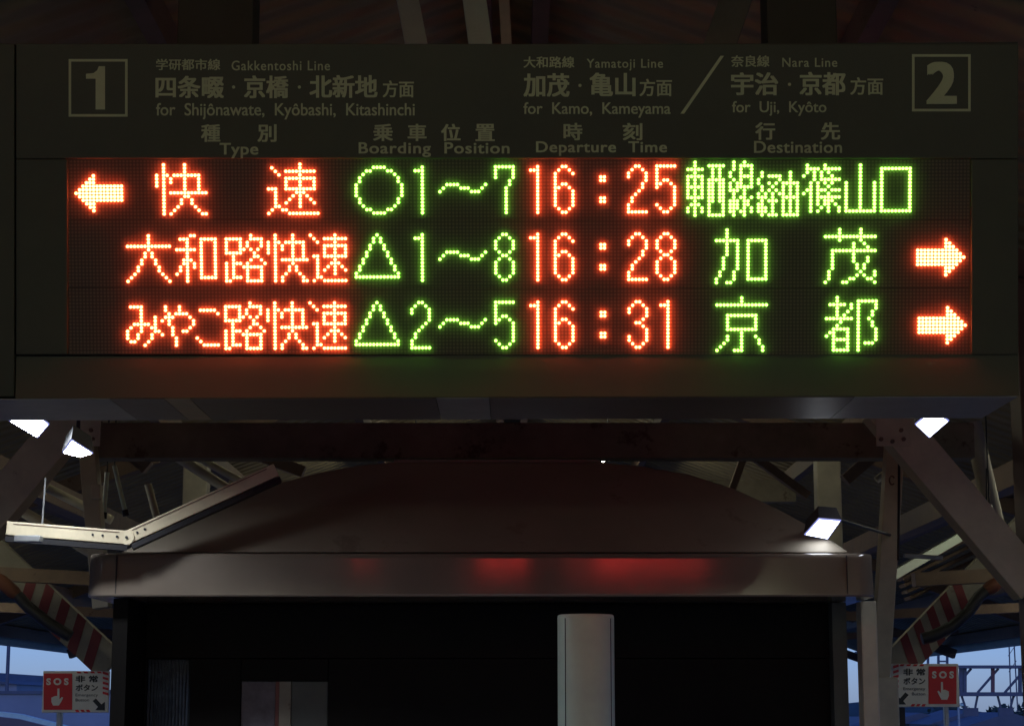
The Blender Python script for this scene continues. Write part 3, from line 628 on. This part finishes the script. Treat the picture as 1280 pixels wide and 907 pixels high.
# ------------------------------------------------------------------ cable ducts, rods, pipes
duct = thing('cable_duct', P(160, 670, 8.0), 'cream bent cable duct running past the shelter roof on the left', 'cable duct')
D0, D1, D2 = P(8, 660, 7.9), P(160, 672, 8.0), P(345, 588, 8.12)
def channel(a, b, nm, mt):
    m = MB(); m.beam(a, b, .054, .05, (0,1,0)); return m.build(nm, mt, duct, bevel=.004)
channel(D0, D1 + (D0-D1).normalized()*.005, 'duct_section', M_DUCT); channel(D1 + (D2-D1).normalized()*.005, D2, 'duct_section', M_DUCT)
m = MB(); m.tube([D1 + Vector((0,-.028,0)), D1 + Vector((0,.026,0))], .029, 20); m.build('elbow', M_DUCT, duct)
m = MB(); m.tube([D1 + Vector((0,-.034,0)), D1 + Vector((0,-.028,0))], .006, 8); m.build('bolt', M_BLACK, duct)
for a, b in ((D0, D1), (D1, D2)):
    d = (b - a).normalized(); c = d.cross(Vector((0,1,0))).normalized()
    if c.z < 0: c = -c
    m = MB(); m.beam(a + d*.03 + c*.018 + Vector((0,-.0265,0)), b - d*.03 + c*.018 + Vector((0,-.0265,0)), .003, .003, (0,1,0)); m.build('seam', M_STEELD, duct)
    m = MB(); m.beam(a + c*-.042, b + c*-.042, .02, .05, (0,1,0)); m.build('lower_rail', M_BLACK, duct)
    for f in (.72, .80, .92) if a is D0 else (.07, .12):
        q = a + (b - a)*f + Vector((0,-.026,0)); m = MB(); m.tube([q, q + Vector((0,-.004,0))], .005, 8); m.build('bolt', M_BLACK, duct)
q0 = P(52, 668, 7.95); m = MB(); m.beam(P(57, 597, 7.95), q0, .006, .006, (0,1,0)); m.build('hanger_rod', M_GREYM, duct)
m = MB(); a, b = P(22, 674, 7.86), P(54, 674, 7.86); m.box(a.x, b.x, 7.80, 7.86, a.z-.012, a.z+.012); m.build('hanger_plate', M_GREYM, duct, bevel=.003)
tray = thing('cable_tray', P(1170, 685, 11.5), 'pale ladder cable tray rising beside the right post', 'cable tray')
T0, T1 = P(1112, 722, 11), P(1216, 662, 11.6)
m = MB(); m.beam(T0, T1, .05, .03, (0,1,0)); m.build('rail', M_WHITE, tray, bevel=.003)
T0b, T1b = T0 + Vector((.02,.35,.02)), T1 + Vector((.02,.35,.02))
m = MB(); m.beam(T0b, T1b, .03, .03, (0,1,0)); m.build('rail', M_GREYM, tray, bevel=.003)
for k in range(6):
    f = .08 + k*.17; m = MB(); m.beam(T0.lerp(T1, f), T0b.lerp(T1b, f), .02, .02, (0,0,1)); m.build('rung', M_GREYM, tray)
m = MB(); m.beam(P(1130, 694, 10.8), P(1178, 697, 10.8), .022, .03, (0,1,0)); m.build('bracket', M_GREYM, tray, bevel=.003)
pl = P(1237, 643, 9.6); t = thing('pendant_lamp', pl, 'small white unlit lamp shade hanging beside the right knee brace', 'lamp')
m = MB(); m.tube([pl + Vector((0,0,.05)), pl + Vector((0,0,.03)), pl - Vector((0,0,.04))], [.012,.018,.045], 14); m.build('shade', M_WHITE, t)
m = MB(); m.tube([pl + Vector((0,0,.05)), Vector((pl.x, pl.y, roofz(pl.x)-.01))], .004, 6); m.build('cord', M_BLACK, t)
for i, (a, b) in enumerate((((134,590),(130,640)), ((143,582),(156,637)))):
    t = thing('hanging_tube', P(*a, 9.6), ('vertical pale tube hanging left of its slanted twin behind the left inner post', 'slanting pale tube hanging right of its vertical twin behind the left inner post')[i], 'tube', 'pale tubes hanging on the left')
    m = MB(); m.tube([P(*a, 9.6), P(*b, 9.6)], .011, 10); m.build('tube', M_WHITE, t)
    m = MB(); e = P(*b, 9.6); m.tube([e, e + (e - P(*a, 9.6)).normalized()*.03], .016, 10); m.build('end_cap', M_BLACK, t)
    m = MB(); m.tube([P(*a, 9.6), Vector((P(*a, 9.6).x, 9.6, roofz(P(*a, 9.6).x)))], .004, 6); m.build('hanger_wire', M_BLACK, t)
for i, (pts, org) in enumerate(((((1100+262/5,660+690/5),(1165,795),(1190,783),(1210,765),(1224,745),(1232,738)), (1238,734)), (((88,795),(60,778),(35,758),(22,744)), (6,730)))):
    t = thing('hose', P(*org, 11.8), ('black hose with orange fitting on the right', 'black hose with orange fitting on the left')[i], 'hose')
    m = MB(); m.tube([P(*q, 11.8) for q in pts], .035, 8); m.build('pipe', M_BLACK, t)
    m = MB(); c = P(*org, 11.8); e = P(*pts[-1], 11.8); dd = (c - e).normalized(); m.tube([e, e + dd*.03, c + dd*.03, c + dd*.06], [.033,.042,.042,.034], 10); m.build('fitting', M_ORANGE, t)

# ------------------------------------------------------------------ emergency signs
def sos(x0, y0, x1, y1, Y, mirror, label, poles):
    c = P((x0+x1)/2, (y0+y1)/2, Y)
    t = thing('emergency_sign', (c.x, Y, 0), label, 'sign')
    a, b = P(x0, y1, Y), P(x1, y0, Y)
    m = MB(); m.box(a.x, b.x, Y, Y+.025, a.z, b.z); bd = m.build('board', M_SWHITE, t, bevel=.004)
    W, H = x1 - x0, y1 - y0
    def f(u, v, d=.002):                     # u, v in 0..1 from the text side, v down
        uu = 1 - u if mirror else u
        p = P(x0 + uu*W, y0 + v*H, Y); return Vector((p.x, Y - d, p.z))
    m = MB(); m.face([f(.55,.06), f(.97,.06), f(.97,.93), f(.55,.93)]); m.build('red_panel', M_SRED, bd)
    def T(mb, body, u0, v0, u1, v1, bold, d=.004):
        uu0, uu1 = (1-u1, 1-u0) if mirror else (u0, u1)
        put_text(mb, body, (x0+uu0*W, y0+v0*H, x0+uu1*W, y0+v1*H), lambda px, py: Vector((P(px,py,Y).x, Y-d, P(px,py,Y).z)), bold)
    m = MB(); T(m, 'S O S', .60, .17, .93, .34, .05); m.build('lettering', M_SWHITE, bd)
    m = MB()                                 # pointing hand
    hand = [(.735,.42),(.765,.42),(.768,.60),(.80,.60),(.83,.62),(.855,.64),(.855,.74),(.83,.83),(.745,.83),(.71,.74),(.68,.64),(.70,.62),(.735,.68)]
    m.face([f(u, v, .004) for u, v in hand]); m.build('hand_symbol', M_SWHITE, bd)
    m = MB(); T(m, '非 常', .17, .11, .50, .27, .03, .002); T(m, 'ボタン', .17, .32, .50, .48, .03, .002); m.build('lettering', M_SBLACK, bd)
    m = MB(); T(m, 'Emergency', .17, .54, .50, .63, .0, .002); T(m, 'Button', .30, .66, .50, .73, .0, .002); m.build('lettering', M_SBLACK, bd)
    m = MB(); m.face([f(u, v) for u, v in [(.07,.94),(.07,.74),(.12,.80),(.20,.66),(.25,.72),(.17,.86),(.21,.94)]]); m.build('arrow', M_SBLACK, bd)
    m = MB()
    for k in range(5): m.face([f(u, v) for u, v in [(.015,.05+.12*k),(.10,.01+.12*k),(.10,.07+.12*k),(.015,.11+.12*k)]])
    for k in range(4): m.face([f(u, v) for u, v in [(.13+.1*k,.01),(.19+.1*k,.01),(.17+.1*k,.055),(.11+.1*k,.055)]])
    for k in range(3): m.face([f(u, v) for u, v in [(.30+.08*k,.93),(.35+.08*k,.93),(.33+.08*k,.985),(.28+.08*k,.985)]])
    m.build('border_stripe', M_SRED, bd)
    for px, wd, mt in poles:
        p = P(px, y1, Y+.06); m = MB(); m.box(p.x-wd/2, p.x+wd/2, Y+.03, Y+.08, 0, p.z-.002 if wd > .04 else p.z+.05); m.build('post', mt, t, bevel=.004)
sos(1115, 829, 1198, 883, 12.0, False, 'red and white emergency button sign right of the shelter', [(1124, .058, M_BLACK), (1182, .025, M_GREYM)])
sos(52, 838, 137, 890, 12.0, True, 'red and white emergency button sign left of the shelter, partly hidden by it', [(75, .03, M_GREYM)])

# ------------------------------------------------------------------ beyond the platform
def house(x0, x1, y0, y1, zt, ridge, label, name='far_building', gable='y'):
    t = thing(name, ((x0+x1)/2, (y0+y1)/2, -5), label, 'building')
    m = MB(); m.box(x0, x1, y0, y1, -5, zt); m.build('wall', M_FAR, t)
    m = MB(); xm = (x0+x1)/2; m.prism([(x0-.2, zt+.003), (x1+.2, zt+.003), (xm, zt+ridge)], y0-.2, y1+.2); m.build('roof', M_FARD, t)
    for k in range(3):
        xx = x0 + (x1-x0)*(.2+.3*k); m = MB(); m.box(xx-.4, xx+.4, y0-.03, y0-.003, zt-2.2, zt-1.2); m.build('window', M_DARKG, t)
    return t
wl = thing('trackside_wall', (-24, 70, -5), 'long pale wall beyond the tracks on the left', 'wall')
a, b = P(-60, 867, 75), P(330, 867, 75)
m = MB(); m.box(a.x, b.x, 75, 75.4, -5, a.z); m.build('panel', M_FAR, wl)
m = MB(); m.box(a.x, b.x, 74.9, 75.5, a.z+.003, a.z+.12); m.build('coping', M_FARD, wl)
a, b = P(-40, 852, 90), P(21, 852, 90)
t = thing('far_building', ((a.x+b.x)/2, 95, -5), 'low gabled building rising over the wall at the far left', 'building')
m = MB(); m.box(a.x, b.x, 90, 102, -5, Zat(855, 90)); m.build('wall', M_FAR, t)
z0, z1 = Zat(855, 90), Zat(845, 90); m = MB(); m.prism([(a.x-.1, z0+.003), (b.x+.1, z0+.003), (b.x-1.2, z0+.25), (a.x+.8, z1+.2)], 89.8, 102.2); m.build('roof', M_FARD, t)
p = P(9, 850, 85); t = thing('utility_pole', (p.x, 85, -5), 'thin utility pole above the wall at the far left', 'pole')
m = MB(); m.tube([(p.x, 85, -5), (p.x, 85, Zat(760, 85))], [.11, .07], 8); m.build('shaft', M_GANTRY, t)
m = MB(); m.box(p.x-.7, p.x+.7, 84.9, 85.0, Zat(768,85), Zat(768,85)+.08); m.build('crossarm', M_GANTRY, t)
# curved road ramp with white parapet
rmp = thing('road_ramp', P(40, 895, 40), 'curved road ramp with a white parapet at the lower left', 'ramp')
top, bot = [], []
crv = [(-40,886),(0,889),(25,892),(45,897),(65,902),(90,909),(120,920),(160,938)]
pa = [P(x, y, 40) for x, y in crv]
m = MB(); m.grid([[q for q in pa], [q + Vector((0,0,-.09)) for q in pa], [q + Vector((0,.3,-.09)) for q in pa], [q + Vector((0,.3,0)) for q in pa], [q for q in pa]]); m.build('parapet', M_WHITE, rmp)
m = MB(); m.grid([[q + Vector((0,-.003,-.10)) for q in pa], [q + Vector((-.6,-.02,-.30)) for q in pa], [q + Vector((-.6,.5,-.30)) for q in pa]]); m.build('road_deck', M_ROAD, rmp)
m = MB(); m.grid([[q + Vector((-.6,-.01,-.302)) for q in pa], [Vector((q.x-.6, 40, -5)) for q in pa]]); m.build('side_wall', M_FAR, rmp)
# signal gantry on the right
GY = 62
def GP(x, y): return P(x, y, GY)
gan = thing('signal_gantry', (GP(1200, 850).x, GY, -5), 'steel truss signal gantry spanning the tracks on the right', 'gantry')
for yy in (833, 867):
    m = MB(); m.beam(GP(1120, yy), GP(1420, yy), .09 if yy == 833 else .12, .5, (0,1,0)); m.build('chord', M_GANTRY, gan)
for k in range(8):
    x = 1120 + k*34
    m = MB(); m.beam(GP(x+26, 835), GP(x, 865), .07, .06, (0,1,0)); m.build('diagonal', M_GANTRY, gan)
for x, mt in ((1201,M_GANTRY), (1206,M_GANTRY), (1241,M_RUST), (1275,M_GANTRY), (1140,M_GANTRY), (1172,M_GANTRY)):
    m = MB(); m.beam(GP(x, 834), GP(x, 866), .10, .10, (0,1,0)); m.build('vertical', mt, gan)
for x, y in ((1160,816),(1173,808),(1184,810)):
    m = MB(); m.beam(GP(x, y), GP(x, 832), .07, .07, (0,1,0)); m.build('upright', M_GANTRY, gan)
m = MB(); m.beam(GP(1173, 826), GP(1184, 826), .05, .05, (0,1,0)); m.build('crosspiece', M_GANTRY, gan)
for (a, b) in (((1202,869),(1207,884)), ((1222,869),(1219,884)), ((1247,869),(1251,884)), ((1267,869),(1263,884))):
    m = MB(); m.beam(GP(*a), GP(*b), .06, .06, (0,1,0)); m.build('signal_bracket', M_GANTRY, gan)
for x in (1213, 1257):
    q = GP(x, 884); m = MB(); m.box(q.x-.22, q.x+.22, GY-.1, GY+.1, q.z-.25, q.z); m.build('signal_box', M_GANTRY, gan)
for x in (1100, 1420):
    q = GP(x, 850); m = MB(); m.box(q.x-.2, q.x+.2, GY-.2, GY+.2, -5, q.z+.6); m.build('leg', M_GANTRY, gan)
mast = thing('lattice_mast', P(1266, 840, 110), 'slender lattice mast standing behind the gantry', 'mast')
c = P(1266, 840, 110)
for dx in (-.25, .25):
    m = MB(); m.beam((c.x+dx, 110, -5), (c.x+dx*.4, 110, c.z+5), .06, .06, (0,1,0)); m.build('leg', M_GANTRY, mast)
m = MB()
for k in range(18): z = -5 + k*.85; m.beam((c.x-.22, 110, z), (c.x+.22, 110, z+.6), .03, .03, (0,1,0))
m.build('lacing', M_GANTRY, mast)
# trees and roofs beyond
def tree(x, y, h, rw, seed, label):
    rnd = random.Random(seed); zt = -5
    t = thing('tree', (x, y, -5), label, 'tree', 'trees beyond the gantry')
    m = MB(); m.tube([(x, y, -5), (x+.1, y, -5+h*.4), (x+.05, y, -5+h*.7)], [.18, .13, .06], 8)
    for k in range(5):
        an = rnd.random()*6.28; m.tube([(x, y, -5+h*(.3+.08*k)), (x+math.cos(an)*rw*.6, y+math.sin(an)*rw*.6, -5+h*(.45+.09*k))], [.07, .02], 6)
    m.build('trunk', M_BARK, t)
    m = MB()
    cl = [(rnd.uniform(-.7,.7)*rw, rnd.uniform(-.7,.7)*rw, h*rnd.uniform(.4,.92), rw*rnd.uniform(.3,.5)) for _ in range(11)]
    for cx, cy, cz, cr in cl:
        for _ in range(150):
            v = Vector((rnd.gauss(0,1), rnd.gauss(0,1), rnd.gauss(0,1))).normalized()*cr*rnd.random()**.4
            o = Vector((x+cx, y+cy, -5+cz)) + v; s = rnd.uniform(.14,.30)
            e1 = Vector((rnd.gauss(0,1), rnd.gauss(0,1), rnd.gauss(0,1))).normalized(); e2 = e1.orthogonal().normalized()
            m.face([o - e1*s, o + e2*s*.5, o + e1*s, o - e2*s*.5])
    m.build('crown', M_LEAF, t)
tl = ['tall rounded tree left of the gantry bracket', 'broad tree under the middle of the gantry', 'tree low under the red gantry upright', 'bushy tree below the right gantry bracket', 'tree half hidden behind the right canopy column', 'small tree behind the right emergency sign']
for i, (px, py, Y, rw) in enumerate(((1203,880,100,1.3), (1224,876,105,1.9), (1240,882,98,1.4), (1258,878,110,2.0), (1273,881,100,1.5), (1168,883,100,1.6))):
    q = P(px, py, Y); tree(q.x, Y, q.z + 5, rw, 20+i, tl[i])
for i, (px, py, Y, wd, lab) in enumerate(((1150,893,90,4, 'small house with a dark roof seen below the right emergency sign'), (1215,890,85,3.4, 'small house beneath the gantry truss'), (1262,893,80,3.6, 'small house beside the right canopy column'))):
    q = P(px, py, Y); house(q.x-wd/2, q.x+wd/2, Y, Y+6, q.z-.5, .6, lab, 'house')
p = P(1198, 882, 70); t = thing('street_lamp', (p.x, 70, -5), 'small street lamp right of the emergency sign', 'street lamp')
m = MB(); m.tube([(p.x, 70, -5), (p.x, 70, p.z)], [.06,.04], 8); m.build('shaft', M_GREYM, t)
m = MB(); m.box(p.x-.16, p.x+.16, 69.9, 70.1, p.z+.003, p.z+.09); m.build('lantern', M_WHITE, t, bevel=.02)
# far line of hills
m = MB(); hp_ = []
for k in range(61):
    x = -900 + k*30; hp_.append((x, 1500 + 60*math.sin(k*.7), 6 + 7*math.sin(k*.41) + 5*math.sin(k*1.3)))
m.grid([[(x, y-60, -8) for x, y, z in hp_], [(x, y, z) for x, y, z in hp_], [(x, y+300, -8) for x, y, z in hp_]], True)
tag(m.build('hills', M_LEAF), kind='structure')
